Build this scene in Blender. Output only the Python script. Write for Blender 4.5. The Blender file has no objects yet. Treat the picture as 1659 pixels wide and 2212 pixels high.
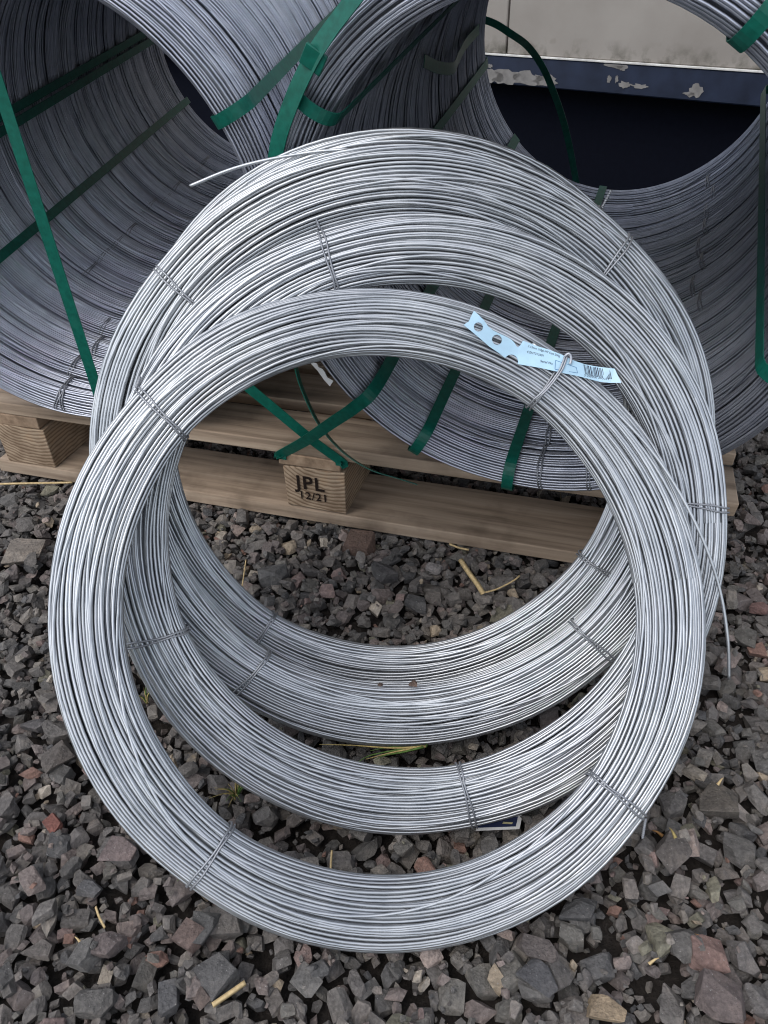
import bpy, bmesh, math, random
import numpy as np
from mathutils import Vector, Matrix, Quaternion

random.seed(7)
rng = np.random.default_rng(11)
R = math.radians
scene = bpy.context.scene
col = scene.collection

# ------------------------------------------------------------------ camera
FPX, CXP, CYP = 1660.0, 829.5, 1106.0          # focal length / centre for a 1659 x 2212 picture
PITCH, ROLL, HCAM = R(36.5), R(1.6), 0.75
_fw = np.array([0, math.cos(PITCH), -math.sin(PITCH)])
_r0 = np.array([1.0, 0, 0]); _u0 = np.cross(_r0, _fw)
_rt = math.cos(ROLL) * _r0 - math.sin(ROLL) * _u0
_up = np.cross(_rt, _fw)
CAMP = np.array([0, 0, HCAM])
cam_d = bpy.data.cameras.new("camera")
cam = bpy.data.objects.new("camera", cam_d); col.objects.link(cam)
cam_d.sensor_fit = 'VERTICAL'; cam_d.sensor_height = 24.0
cam_d.lens = 24.0 * FPX / 2212.0
cam_d.clip_start = 0.02; cam_d.clip_end = 500
cam.matrix_world = Matrix(((_rt[0], _up[0], -_fw[0], 0), (_rt[1], _up[1], -_fw[1], 0),
                           (_rt[2], _up[2], -_fw[2], HCAM), (0, 0, 0, 1)))
scene.camera = cam
scene.cycles.pixel_filter_type = 'BLACKMAN_HARRIS'; scene.cycles.filter_width = 1.1

# ------------------------------------------------------------------ light
SUN_EL, SUN_AZ = R(58), R(-135)                 # azimuth of the sun measured from +Y towards +X
w = bpy.data.worlds.new("World"); scene.world = w; w.use_nodes = True
nt = w.node_tree; nt.nodes.clear()
sky = nt.nodes.new("ShaderNodeTexSky"); sky.sky_type = 'NISHITA'; sky.sun_disc = False
sky.sun_elevation = SUN_EL; sky.sun_rotation = SUN_AZ
sky.air_density = 1.0; sky.dust_density = 1.6; sky.ozone_density = 1.2
bg = nt.nodes.new("ShaderNodeBackground"); bg.inputs[1].default_value = 0.15
wo = nt.nodes.new("ShaderNodeOutputWorld")
hsv = nt.nodes.new("ShaderNodeHueSaturation"); hsv.inputs["Saturation"].default_value = 0.42      # thin bright cloud: a paler sky
nt.links.new(sky.outputs[0], hsv.inputs["Color"]); nt.links.new(hsv.outputs[0], bg.inputs[0]); nt.links.new(bg.outputs[0], wo.inputs[0])
sun_d = bpy.data.lights.new("sun", 'SUN'); sun_d.energy = 0.5; sun_d.angle = R(40); sun_d.color = (1.0, 0.96, 0.9)
sun = bpy.data.objects.new("sun", sun_d); col.objects.link(sun)
sd = Vector((math.sin(SUN_AZ) * math.cos(SUN_EL), math.cos(SUN_AZ) * math.cos(SUN_EL), math.sin(SUN_EL)))
sun.rotation_euler = sd.to_track_quat('Z', 'Y').to_euler()
vs = scene.view_settings
vs.view_transform = 'Standard'; vs.look = 'None'; vs.exposure = 0.78; vs.gamma = 1.0; vs.use_curve_mapping = False

# ------------------------------------------------------------------ helpers
def ray(u, v): return _fw + _rt * (u - CXP) / FPX - _up * (v - CYP) / FPX
def on_z(u, v, z=0.0):
    r = ray(u, v); return CAMP + r * ((z - HCAM) / r[2])
def on_plane(u, v, P, n):
    r = ray(u, v); return CAMP + r * (np.dot(np.asarray(P) - CAMP, n) / np.dot(r, n))
def nrm(a): a = np.asarray(a, float); return a / (np.linalg.norm(a) + 1e-12)

def link(o, parent=None):
    col.objects.link(o)
    if parent is not None: o.parent = parent
    return o
def tag(o, label=None, cat=None, group=None, kind=None):
    if label: o["label"] = label
    if cat: o["category"] = cat
    if group: o["group"] = group
    if kind: o["kind"] = kind
    return o
def empty(name, loc=(0, 0, 0)):
    o = bpy.data.objects.new(name, None); o.empty_display_size = 0.02; o.location = loc
    return link(o)
def np_mesh(name, V, F, mat=None, smooth=False, tint=None):
    """V (n,3) array, F (m,k) array of equal polygons; tint: (n,) or (n,3) point attribute."""
    V = np.asarray(V, np.float32); F = np.asarray(F, np.int32)
    me = bpy.data.meshes.new(name)
    k = F.shape[1]
    me.vertices.add(len(V)); me.vertices.foreach_set("co", V.ravel())
    me.loops.add(F.size); me.loops.foreach_set("vertex_index", F.ravel())
    me.polygons.add(len(F))
    me.polygons.foreach_set("loop_start", np.arange(0, F.size, k, dtype=np.int32))
    me.polygons.foreach_set("loop_total", np.full(len(F), k, np.int32))
    me.polygons.foreach_set("use_smooth", np.full(len(F), bool(smooth)))
    if tint is not None:
        tint = np.asarray(tint, np.float32)
        if tint.ndim == 1: tint = np.repeat(tint[:, None], 3, 1)
        a = me.color_attributes.new("tint", 'FLOAT_COLOR', 'POINT')
        a.data.foreach_set("color", np.hstack([tint, np.ones((len(V), 1), np.float32)]).astype(np.float32).ravel())
    me.update(calc_edges=True); me.validate()
    if mat: me.materials.append(mat)
    return me
def obj(name, me, parent=None):
    return link(bpy.data.objects.new(name, me), parent)
def pydata(name, V, F, mat, parent=None, smooth=False):
    me = bpy.data.meshes.new(name); me.from_pydata([tuple(map(float, v)) for v in V], [], F)
    bm = bmesh.new(); bm.from_mesh(me); bmesh.ops.recalc_face_normals(bm, faces=bm.faces); bm.to_mesh(me); bm.free()
    for p in me.polygons: p.use_smooth = smooth
    me.materials.append(mat); me.update()
    return obj(name, me, parent)
def box_bm(x0, x1, y0, y1, z0, z1, bev=0.002, seg=1, jit=0.0):
    bm = bmesh.new()
    bmesh.ops.create_cube(bm, size=1.0)
    for v in bm.verts:
        v.co = Vector(((x0 + x1) / 2 + v.co.x * (x1 - x0), (y0 + y1) / 2 + v.co.y * (y1 - y0), (z0 + z1) / 2 + v.co.z * (z1 - z0)))
        if jit: v.co += Vector((random.uniform(-jit, jit), random.uniform(-jit, jit), random.uniform(-jit, jit)))
    if bev: bmesh.ops.bevel(bm, geom=list(bm.edges), offset=bev, segments=seg, profile=0.5, affect='EDGES')
    return bm
def bm_obj(name, bm, mat, parent=None, smooth=False):
    me = bpy.data.meshes.new(name); bm.to_mesh(me); bm.free()
    for p in me.polygons: p.use_smooth = smooth
    me.materials.append(mat)
    return obj(name, me, parent)

def tube_arrays(P, r, sides=6, closed=False, caps=True):
    """Tube along a polyline with a parallel-transported frame."""
    P = np.asarray(P, float); n = len(P)
    if closed: T = np.roll(P, -1, 0) - np.roll(P, 1, 0)
    else:
        T = np.empty_like(P); T[1:-1] = P[2:] - P[:-2]; T[0] = P[1] - P[0]; T[-1] = P[-1] - P[-2]
    T /= np.linalg.norm(T, axis=1)[:, None] + 1e-12
    a = np.cross(T[0], [0.13, 0.31, 0.94]); a = nrm(a)
    A = np.empty_like(P)
    for i in range(n):
        a = nrm(a - np.dot(a, T[i]) * T[i]); A[i] = a
    B = np.cross(T, A)
    ph = np.arange(sides) * 2 * np.pi / sides
    rr = np.broadcast_to(np.asarray(r, float), (n,))
    V = P[:, None] + rr[:, None, None] * (np.cos(ph)[None, :, None] * A[:, None] + np.sin(ph)[None, :, None] * B[:, None])
    V = V.reshape(-1, 3)
    m = n if closed else n - 1
    i = np.arange(m)[:, None]; j = np.arange(sides)[None]
    i2 = (i + 1) % n; j2 = (j + 1) % sides
    F = np.stack([i * sides + j, i * sides + j2, i2 * sides + j2, i2 * sides + j], -1).reshape(-1, 4)
    if not closed and caps:
        V = np.vstack([V, P[0], P[-1]])
        c0, c1 = n * sides, n * sides + 1
        cf = []
        for q in range(0, sides, 2):
            a0, a1, a2 = q, (q + 1) % sides, (q + 2) % sides
            cf.append((c0, a2, a1, a0)); b = (n - 1) * sides; cf.append((c1, b + a0, b + a1, b + a2))
        F = np.vstack([F, np.array(cf)])
    return V, F
def join_arrays(parts):
    Vs, Fs, o = [], [], 0
    for V, F in parts:
        Vs.append(V); Fs.append(F + o); o += len(V)
    return np.vstack(Vs), np.vstack(Fs)
def smooth_path(P, n=24):
    """Catmull-Rom resample."""
    P = [np.asarray(p, float) for p in P]
    Q = [2 * P[0] - P[1]] + P + [2 * P[-1] - P[-2]]
    out = []
    for k in range(1, len(Q) - 2):
        for t in np.linspace(0, 1, n, endpoint=False):
            a, b, c, d = Q[k - 1], Q[k], Q[k + 1], Q[k + 2]
            out.append(0.5 * ((2 * b) + (-a + c) * t + (2 * a - 5 * b + 4 * c - d) * t * t + (-a + 3 * b - 3 * c + d) * t ** 3))
    out.append(P[-1]); return np.array(out)
def ribbon_arrays(P, W, width, thick, closed=False):
    """Flat strap: P points, W unit width directions."""
    P = np.asarray(P, float); W = np.asarray(W, float); n = len(P)
    if closed: T = np.roll(P, -1, 0) - np.roll(P, 1, 0)
    else:
        T = np.empty_like(P); T[1:-1] = P[2:] - P[:-2]; T[0] = P[1] - P[0]; T[-1] = P[-1] - P[-2]
    T /= np.linalg.norm(T, axis=1)[:, None] + 1e-12
    W = W - (W * T).sum(1)[:, None] * T; W /= np.linalg.norm(W, axis=1)[:, None] + 1e-12
    N = np.cross(T, W)
    h, t = width / 2, thick / 2
    V = np.stack([P - W * h - N * t, P + W * h - N * t, P + W * h + N * t, P - W * h + N * t], 1).reshape(-1, 3)
    m = n if closed else n - 1
    i = np.arange(m)[:, None]; j = np.arange(4)[None]
    i2 = (i + 1) % n; j2 = (j + 1) % 4
    F = np.stack([i * 4 + j, i * 4 + j2, i2 * 4 + j2, i2 * 4 + j], -1).reshape(-1, 4)
    if not closed:
        b = (n - 1) * 4
        F = np.vstack([F, [[3, 2, 1, 0], [b, b + 1, b + 2, b + 3]]])
    return V, F

# ------------------------------------------------------------------ materials
def new_mat(name):
    m = bpy.data.materials.new(name); m.use_nodes = True
    t = m.node_tree; return m, t, t.nodes["Principled BSDF"]
def N(t, typ, **kw):
    n = t.nodes.new(typ)
    for k, v in kw.items():
        if k in n.inputs: n.inputs[k].default_value = v
        else: setattr(n, k, v)
    return n
def noise(t, scale, detail=3, rough=0.55, vec=None, coord='Object', stretch=None):
    n = N(t, "ShaderNodeTexNoise"); n.inputs["Scale"].default_value = scale; n.inputs["Detail"].default_value = detail
    n.inputs["Roughness"].default_value = rough
    if vec is None:
        tc = N(t, "ShaderNodeTexCoord"); vec = tc.outputs[coord]
    if stretch:
        mp = N(t, "ShaderNodeMapping"); mp.inputs["Scale"].default_value = stretch
        t.links.new(vec, mp.inputs[0]); vec = mp.outputs[0]
    t.links.new(vec, n.inputs["Vector"]); return n
def ramp(t, fac, stops):
    r = N(t, "ShaderNodeValToRGB"); e = r.color_ramp.elements
    while len(e) < len(stops): e.new(0.5)
    for k, (p, c) in enumerate(stops):
        e[k].position = p; e[k].color = (*c, 1) if len(c) == 3 else c
    t.links.new(fac, r.inputs[0]); return r
def mix(t, fac, a, b, mode='MIX'):
    n = N(t, "ShaderNodeMix"); n.data_type = 'RGBA'; n.blend_type = mode
    for s, k in ((fac, 0), (a, 6), (b, 7)):
        if hasattr(s, 'is_linked') or hasattr(s, 'links'): t.links.new(s, n.inputs[k])
        else: n.inputs[k].default_value = s if k == 0 else (*s, 1)
    return n.outputs[2]
def bump(t, p, h, strength, dist):
    b = N(t, "ShaderNodeBump"); b.inputs["Strength"].default_value = strength; b.inputs["Distance"].default_value = dist
    t.links.new(h, b.inputs["Height"]); t.links.new(b.outputs[0], p.inputs["Normal"])

def mat_wire(name, c0, c1, rough=0.4, metal=0.85):
    m, t, p = new_mat(name)
    n = noise(t, 45, 2); n2 = noise(t, 9, 2)
    r = ramp(t, n.outputs[0], [(0.3, c0), (0.7, c1)])
    at = N(t, "ShaderNodeAttribute", attribute_name="tint")
    c = mix(t, 1.0, r.outputs[0], at.outputs[0], 'MULTIPLY')
    dull = ramp(t, n2.outputs[0], [(0.35, (0.88, 0.885, 0.91)), (0.65, (1, 1, 1))])
    c = mix(t, 1.0, c, dull.outputs[0], 'MULTIPLY')
    t.links.new(c, p.inputs["Base Color"])
    p.inputs["Metallic"].default_value = metal
    mr = N(t, "ShaderNodeMapRange"); mr.inputs[3].default_value = rough - 0.03; mr.inputs[4].default_value = rough + 0.08
    t.links.new(n2.outputs[0], mr.inputs[0]); t.links.new(mr.outputs[0], p.inputs["Roughness"])
    return m
M_wire = mat_wire("galvanised_wire", (0.45, 0.47, 0.485), (0.56, 0.575, 0.585), 0.36, 0.86)
M_wire2 = mat_wire("sky_tinted_galvanised_wire", (0.43, 0.45, 0.51), (0.54, 0.56, 0.62), 0.38, 0.82)  # same wire; the sky's lavender tint is put into its colour
M_tie = mat_wire("tie_wire", (0.30, 0.31, 0.33), (0.40, 0.41, 0.43), 0.5, 0.7)
for mm in (M_tie,):
    pass

def mat_plain(name, c, rough=0.5, spec=0.5, nscale=60, var=0.12, metal=0.0, bumpv=0.0):
    m, t, p = new_mat(name)
    n = noise(t, nscale, 4)
    r = ramp(t, n.outputs[0], [(0.3, tuple(x * (1 - var) for x in c)), (0.7, tuple(min(1, x * (1 + var)) for x in c))])
    t.links.new(r.outputs[0], p.inputs["Base Color"])
    p.inputs["Roughness"].default_value = rough; p.inputs["Metallic"].default_value = metal
    p.inputs["Specular IOR Level"].default_value = spec
    if bumpv: bump(t, p, n.outputs[0], bumpv, 0.001)
    return m
def mat_strap():
    m, t, p = new_mat("green_strap")
    n = noise(t, 130, 4); n2 = noise(t, 25, 3)
    r = ramp(t, n.outputs[0], [(0.35, (0.004, 0.085, 0.060)), (0.7, (0.006, 0.125, 0.088))])
    sc = ramp(t, n2.outputs[0], [(0.60, (0, 0, 0)), (0.72, (1, 1, 1))])
    c = mix(t, sc.outputs[0], r.outputs[0], (0.012, 0.12, 0.085))
    t.links.new(c, p.inputs["Base Color"])
    p.inputs["Roughness"].default_value = 0.38; p.inputs["Specular IOR Level"].default_value = 0.28
    bump(t, p, n.outputs[0], 0.12, 0.0006)
    return m
M_strap = mat_strap()

def mat_wood(name, c0, c1, c2, along='X'):
    m, t, p = new_mat(name)
    tc = N(t, "ShaderNodeTexCoord")
    oi = N(t, "ShaderNodeObjectInfo")
    ad = N(t, "ShaderNodeVectorMath", operation='ADD')
    sc = N(t, "ShaderNodeVectorMath", operation='SCALE'); sc.inputs[0].default_value = (3.1, 7.7, 5.3)
    t.links.new(oi.outputs["Random"], sc.inputs[3]); t.links.new(tc.outputs["Object"], ad.inputs[0]); t.links.new(sc.outputs[0], ad.inputs[1])
    st = {'X': (3.0, 60, 60), 'Y': (60, 3.0, 60)}[along]
    g = noise(t, 1.0, 5, 0.6, ad.outputs[0], stretch=st)
    st2 = {'X': (1.2, 14, 14), 'Y': (14, 1.2, 14)}[along]
    g2 = noise(t, 1.0, 3, 0.5, ad.outputs[0], stretch=st2)
    blot = noise(t, 9, 4, 0.6, ad.outputs[0])
    r = ramp(t, g.outputs[0], [(0.28, c0), (0.5, c1), (0.75, c2)])
    r2 = ramp(t, g2.outputs[0], [(0.3, (0.66, 0.65, 0.64)), (0.7, (1.12, 1.09, 1.06))])
    c = mix(t, 1.0, r.outputs[0], r2.outputs[0], 'MULTIPLY')
    r3 = ramp(t, blot.outputs[0], [(0.34, (0.55, 0.54, 0.53)), (0.5, (1, 1, 1))])
    c = mix(t, 0.8, c, r3.outputs[0], 'MULTIPLY')
    t.links.new(c, p.inputs["Base Color"]); p.inputs["Roughness"].default_value = 0.8
    p.inputs["Specular IOR Level"].default_value = 0.25
    bump(t, p, g.outputs[0], 0.5, 0.0015)
    return m
M_wood = mat_wood("pallet_board_wood", (0.17, 0.128, 0.092), (0.36, 0.278, 0.205), (0.52, 0.42, 0.32))
M_woodY = mat_wood("pallet_cross_board_wood", (0.20, 0.14, 0.095), (0.35, 0.25, 0.17), (0.46, 0.35, 0.25), 'Y')
def mat_block():
    m, t, p = new_mat("pallet_block_wood")
    tc = N(t, "ShaderNodeTexCoord")
    oi = N(t, "ShaderNodeObjectInfo")
    # growth rings round an axis that runs into the pallet (object Y)
    sx = N(t, "ShaderNodeSeparateXYZ"); t.links.new(tc.outputs["Object"], sx.inputs[0])
    wob = noise(t, 26, 2, 0.5, tc.outputs["Object"])
    cx = N(t, "ShaderNodeMath", operation='ADD'); cx.inputs[1].default_value = -0.02
    t.links.new(sx.outputs[0], cx.inputs[0])
    cz = N(t, "ShaderNodeMath", operation='ADD'); cz.inputs[1].default_value = -0.13
    t.links.new(sx.outputs[2], cz.inputs[0])
    cv = N(t, "ShaderNodeCombineXYZ"); t.links.new(cx.outputs[0], cv.inputs[0]); t.links.new(cz.outputs[0], cv.inputs[2])
    ln = N(t, "ShaderNodeVectorMath", operation='LENGTH'); t.links.new(cv.outputs[0], ln.inputs[0])
    ml = N(t, "ShaderNodeMath", operation='MULTIPLY_ADD'); ml.inputs[1].default_value = 0.011
    t.links.new(wob.outputs[0], ml.inputs[0]); t.links.new(ln.outputs["Value"], ml.inputs[2])
    fr = N(t, "ShaderNodeMath", operation='MULTIPLY'); fr.inputs[1].default_value = 950; t.links.new(ml.outputs[0], fr.inputs[0])
    sn = N(t, "ShaderNodeMath", operation='SINE'); t.links.new(fr.outputs[0], sn.inputs[0])
    h = N(t, "ShaderNodeMath", operation='MULTIPLY_ADD'); h.inputs[1].default_value = 0.5; h.inputs[2].default_value = 0.5
    t.links.new(sn.outputs[0], h.inputs[0])
    r = ramp(t, h.outputs[0], [(0.0, (0.21, 0.145, 0.095)), (0.4, (0.34, 0.25, 0.17)), (1.0, (0.40, 0.305, 0.215))])
    b = noise(t, 22, 4, 0.6, tc.outputs["Object"])
    r3 = ramp(t, b.outputs[0], [(0.35, (0.62, 0.58, 0.55)), (0.55, (1, 1, 1)), (0.75, (1.15, 1.0, 0.85))])
    c = mix(t, 0.85, r.outputs[0], r3.outputs[0], 'MULTIPLY')
    t.links.new(c, p.inputs["Base Color"]); p.inputs["Roughness"].default_value = 0.85
    p.inputs["Specular IOR Level"].default_value = 0.2
    bump(t, p, h.outputs[0], 0.4, 0.001)
    return m
M_block = mat_block()
M_ink = mat_plain("burnt_ink", (0.018, 0.012, 0.010), 0.9, 0.1)

def mat_stone():
    m, t, p = new_mat("crushed_stone")
    at = N(t, "ShaderNodeAttribute", attribute_name="tint")
    n = noise(t, 260, 6, 0.7); n2 = noise(t, 55, 5, 0.65); n3 = noise(t, 420, 2); n4 = noise(t, 95, 4, 0.7)
    r = ramp(t, n.outputs[0], [(0.28, (0.62, 0.61, 0.60)), (0.70, (1.30, 1.28, 1.26))])
    c = mix(t, 1.0, at.outputs[0], r.outputs[0], 'MULTIPLY')
    sp = ramp(t, n3.outputs[0], [(0.68, (0, 0, 0)), (0.76, (1, 1, 1))])
    c = mix(t, sp.outputs[0], c, (0.30, 0.29, 0.28))
    ve = ramp(t, n2.outputs[0], [(0.32, (0.70, 0.69, 0.69)), (0.52, (1.0, 0.99, 0.98)), (0.72, (1.28, 1.22, 1.16))])
    c = mix(t, 1.0, c, ve.outputs[0], 'MULTIPLY')
    t.links.new(c, p.inputs["Base Color"]); p.inputs["Roughness"].default_value = 0.8
    p.inputs["Specular IOR Level"].default_value = 0.3
    ad = N(t, "ShaderNodeMath", operation='MULTIPLY_ADD'); ad.inputs[1].default_value = 0.45
    t.links.new(n.outputs[0], ad.inputs[0]); t.links.new(n4.outputs[0], ad.inputs[2])
    bump(t, p, ad.outputs[0], 0.9, 0.0045)
    return m
M_stone = mat_stone()
def mat_soil():
    m, t, p = new_mat("dark_soil")
    n = noise(t, 90, 6, 0.7); n2 = noise(t, 7, 3)
    r = ramp(t, n.outputs[0], [(0.3, (0.012, 0.009, 0.007)), (0.55, (0.030, 0.023, 0.019)), (0.75, (0.07, 0.06, 0.053))])
    t.links.new(r.outputs[0], p.inputs["Base Color"]); p.inputs["Roughness"].default_value = 0.95
    bump(t, p, n.outputs[0], 0.9, 0.012)
    return m
M_soil = mat_soil()
def mat_panel():
    m, t, p = new_mat("dirty_white_wall_panel")
    tc = N(t, "ShaderNodeTexCoord"); sx = N(t, "ShaderNodeSeparateXYZ"); t.links.new(tc.outputs["Object"], sx.inputs[0])
    n = noise(t, 3.0, 5, 0.6, tc.outputs["Object"]); n2 = noise(t, 16, 4, 0.65, tc.outputs["Object"]); n3 = noise(t, 5.5, 3, 0.5, tc.outputs["Object"])
    base = ramp(t, n.outputs[0], [(0.3, (0.25, 0.225, 0.198)), (0.7, (0.325, 0.298, 0.266))])
    # grime and moss that climbs from the lower edge
    gr = N(t, "ShaderNodeMapRange"); gr.inputs[1].default_value = 0.0; gr.inputs[2].default_value = 0.06
    gr.inputs[3].default_value = 1.0; gr.inputs[4].default_value = 0.0
    t.links.new(sx.outputs[2], gr.inputs[0])
    g1 = N(t, "ShaderNodeMath", operation='MULTIPLY'); t.links.new(gr.outputs[0], g1.inputs[0])
    g2 = ramp(t, n2.outputs[0], [(0.46, (0, 0, 0)), (0.70, (1, 1, 1))]); t.links.new(g2.outputs[0], g1.inputs[1])
    c = mix(t, g1.outputs[0], base.outputs[0], (0.055, 0.05, 0.032))
    # scattered scuffs
    sp = ramp(t, n3.outputs[0], [(0.755, (0, 0, 0)), (0.80, (1, 1, 1))])
    spf = N(t, "ShaderNodeMath", operation='MULTIPLY'); spf.inputs[1].default_value = 0.6
    t.links.new(sp.outputs[0], spf.inputs[0])
    c = mix(t, spf.outputs[0], c, (0.12, 0.10, 0.075))
    t.links.new(c, p.inputs["Base Color"]); p.inputs["Roughness"].default_value = 0.65
    bump(t, p, n.outputs[0], 0.05, 0.01)
    return m
M_panel = mat_panel()
M_navy = mat_plain("navy_paint", (0.017, 0.024, 0.046), 0.5, 0.3, 14, 0.3)
M_bare = mat_plain("bare_weathered_metal", (0.21, 0.20, 0.19), 0.7, 0.3, 30, 0.25)
M_seal = mat_plain("white_sealant_lip", (0.62, 0.61, 0.58), 0.6, 0.3, 25, 0.25)
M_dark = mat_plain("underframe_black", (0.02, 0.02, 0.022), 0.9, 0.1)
M_voidshade = mat_plain("painted_void_shade", (0.005, 0.006, 0.011), 0.9, 0.05)  # near-black colour that stands in for the shade under the cabin
M_tagsky = mat_plain("sky_tinted_white_plastic", (0.42, 0.62, 0.76), 0.30, 0.5, 40, 0.12)  # white plastic with the sky's blue reflection put into its colour
M_tagwhite = mat_plain("white_plastic", (0.78, 0.78, 0.77), 0.4, 0.5, 40, 0.05)
M_print = mat_plain("black_print", (0.02, 0.025, 0.05), 0.6, 0.3)
M_printblue = mat_plain("blue_print", (0.05, 0.16, 0.34), 0.6, 0.3)
M_tagnavy = mat_plain("navy_print", (0.012, 0.02, 0.07), 0.45, 0.4)
M_gold = mat_plain("pale_lettering", (0.5, 0.45, 0.25), 0.6, 0.3)
M_straw = mat_plain("dry_straw", (0.56, 0.42, 0.22), 0.7, 0.3, 200, 0.25)
M_grass = mat_plain("green_grass", (0.075, 0.14, 0.028), 0.6, 0.3, 150, 0.3)
M_drygrass = mat_plain("dry_grass", (0.36, 0.28, 0.11), 0.7, 0.3, 150, 0.3)
M_leaf = mat_plain("orange_leaf", (0.30, 0.16, 0.06), 0.7, 0.3, 150, 0.3)

# ------------------------------------------------------------------ ground sheet
gm = bmesh.new()
bmesh.ops.create_grid(gm, x_segments=80, y_segments=80, size=1.0)
for v in gm.verts:
    x, y = v.co.x, v.co.y
    v.co.x = math.copysign(abs(x) ** 4, x) * 60; v.co.y = math.copysign(abs(y) ** 4, y) * 60 + 0.9
    v.co.z = -0.024 + 0.004 * math.sin(9 * v.co.x + 3) * math.cos(8 * v.co.y)
ground = bm_obj("ground", gm, M_soil); tag(ground, kind="structure")

# ------------------------------------------------------------------ cabin wall at the back
WZ = 0.42
wa, wb = on_z(1040, 115, WZ), on_z(1659, 155, WZ)
wdir = nrm(wb - wa); wnor = np.array([wdir[1], -wdir[0], 0.0])      # faces the camera
if np.dot(wnor, -wa) < 0: wnor = -wnor
cabin = empty("site_cabin", tuple(wa * [1, 1, 0] - wnor * 0.0))
tag(cabin, "dirty cream panelled cabin wall with navy base rail behind the wire bundles", "cabin")
cabin.rotation_euler = (0, 0, math.atan2(wdir[1], wdir[0]))
# local: +X along the wall to the right, -Y towards the camera (wnor)
_wl = Matrix.Rotation(-math.atan2(wdir[1], wdir[0]), 3, 'Z')
ysign = (_wl @ Vector(wnor)).y
FY = -1.0 if ysign < 0 else 1.0
def wall_local(u, v):
    p = on_plane(u, v, wa, wnor) - np.array([wa[0], wa[1], 0]); q = _wl @ Vector(p); return q.x, q.z
sx0, _ = wall_local(1097, 50)
panels = [(sx0 - 2.44, sx0 - 1.224), (sx0 - 1.22, sx0 - 0.004), (sx0 + 0.004, sx0 + 1.22), (sx0 + 1.228, sx0 + 2.44)]
for (a, b) in panels:
    bm = box_bm(a, b, -0.02, 0.02, 0.0, 2.2, 0.003)
    o = bm_obj("wall_panel", bm, M_panel, cabin); o.location = (0, 0.02, WZ + 0.003)
rz0 = WZ - 0.088
_, rzb = wall_local(1350, 205); rz0 = rzb
o = bm_obj("base_rail", box_bm(sx0 - 2.6, sx0 + 2.6, -0.006, 0.05, rz0, WZ - 0.004, 0.004), M_navy, cabin)
rail = o
bm_obj("sealant_lip", box_bm(sx0 - 2.6, sx0 + 2.6, -0.009, 0.01, WZ - 0.0035, WZ + 0.0025, 0.001, jit=0.0), M_seal, cabin)
bm_obj("rail_flange", box_bm(sx0 - 2.6, sx0 + 2.6, 0.052, 0.16, rz0 - 0.002, rz0 + 0.01, 0.002), M_navy, cabin)
bm_obj("shade_board", box_bm(sx0 - 2.6, sx0 + 2.6, 0.10, 0.12, -0.04, rz0 - 0.004, 0.0), M_voidshade, cabin)  # added board, painted near black as the shade below the rail
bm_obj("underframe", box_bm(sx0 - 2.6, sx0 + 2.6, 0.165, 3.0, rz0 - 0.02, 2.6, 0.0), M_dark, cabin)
bm_obj("roof_trim", box_bm(sx0 - 2.6, sx0 + 2.6, -0.05, 0.16, 2.63, 2.75, 0.004), M_navy, cabin)
for xx in (sx0 - 1.9, sx0 + 0.3, sx0 + 2.3):
    bm_obj("support_block", box_bm(xx - 0.2, xx + 0.2, 1.2, 1.6, -0.03, rz0 - 0.022, 0.005), M_dark, cabin)
bm_obj("rear_light_stop", box_bm(sx0 - 2.6, sx0 + 2.6, 2.7, 2.74, -0.03, rz0 - 0.022, 0.0), M_dark, cabin)  # unseen board added to stop light entering from behind
gshade = bm_obj("shade_sheet", box_bm(sx0 - 2.6, sx0 + 2.6, -0.95, 0.1, -0.02, -0.012, 0.0), M_voidshade)  # added sheet whose black colour paints shade onto the ground by the wall
gshade.location = cabin.location; gshade.rotation_euler = cabin.rotation_euler
tag(gshade, kind="structure")
# patches where the navy paint has peeled off: thin ragged plates on the rail
def peel(cu, cv, wpx, hpx, flat_bottom=False, seed=0):
    rr = random.Random(seed); xs, zs = wall_local(cu, cv)
    dx, dz = wall_local(cu + wpx / 2, cv)[0] - xs, abs(wall_local(cu, cv + hpx / 2)[1] - zs)
    n = 18; pts = []
    for k in range(n):
        a = 2 * math.pi * k / n; q = rr.uniform(0.55, 1.1)
        x, z = math.cos(a) * dx * q, math.sin(a) * dz * q
        if flat_bottom: z = max(z, -dz * 0.9)
        pts.append((xs + x, min(max(zs + z, rz0 + 0.001), WZ - 0.006)))
    V = [(x, -0.0064, z) for x, z in pts] + [(x, -0.0076, z) for x, z in pts]
    F = [list(range(n)), list(range(2 * n - 1, n - 1, -1))] + [[k, (k + 1) % n, n + (k + 1) % n, n + k] for k in range(n)]
    pydata("bare_patch", V, F, M_bare, cabin)
for k, a in enumerate([(1060, 163, 60, 36, True), (1095, 167, 70, 44, True), (1140, 168, 70, 34, True), (1180, 172, 60, 30, True), (1326, 138, 52, 22), (1347, 146, 26, 16),
                       (1318, 170, 10, 20), (1334, 170, 9, 20), (1352, 183, 34, 18, True), (1385, 186, 46, 12, True), (1505, 196, 40, 34, True), (1490, 202, 30, 10, True), (1060, 142, 14, 12)]):
    peel(*a, seed=k)
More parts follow.
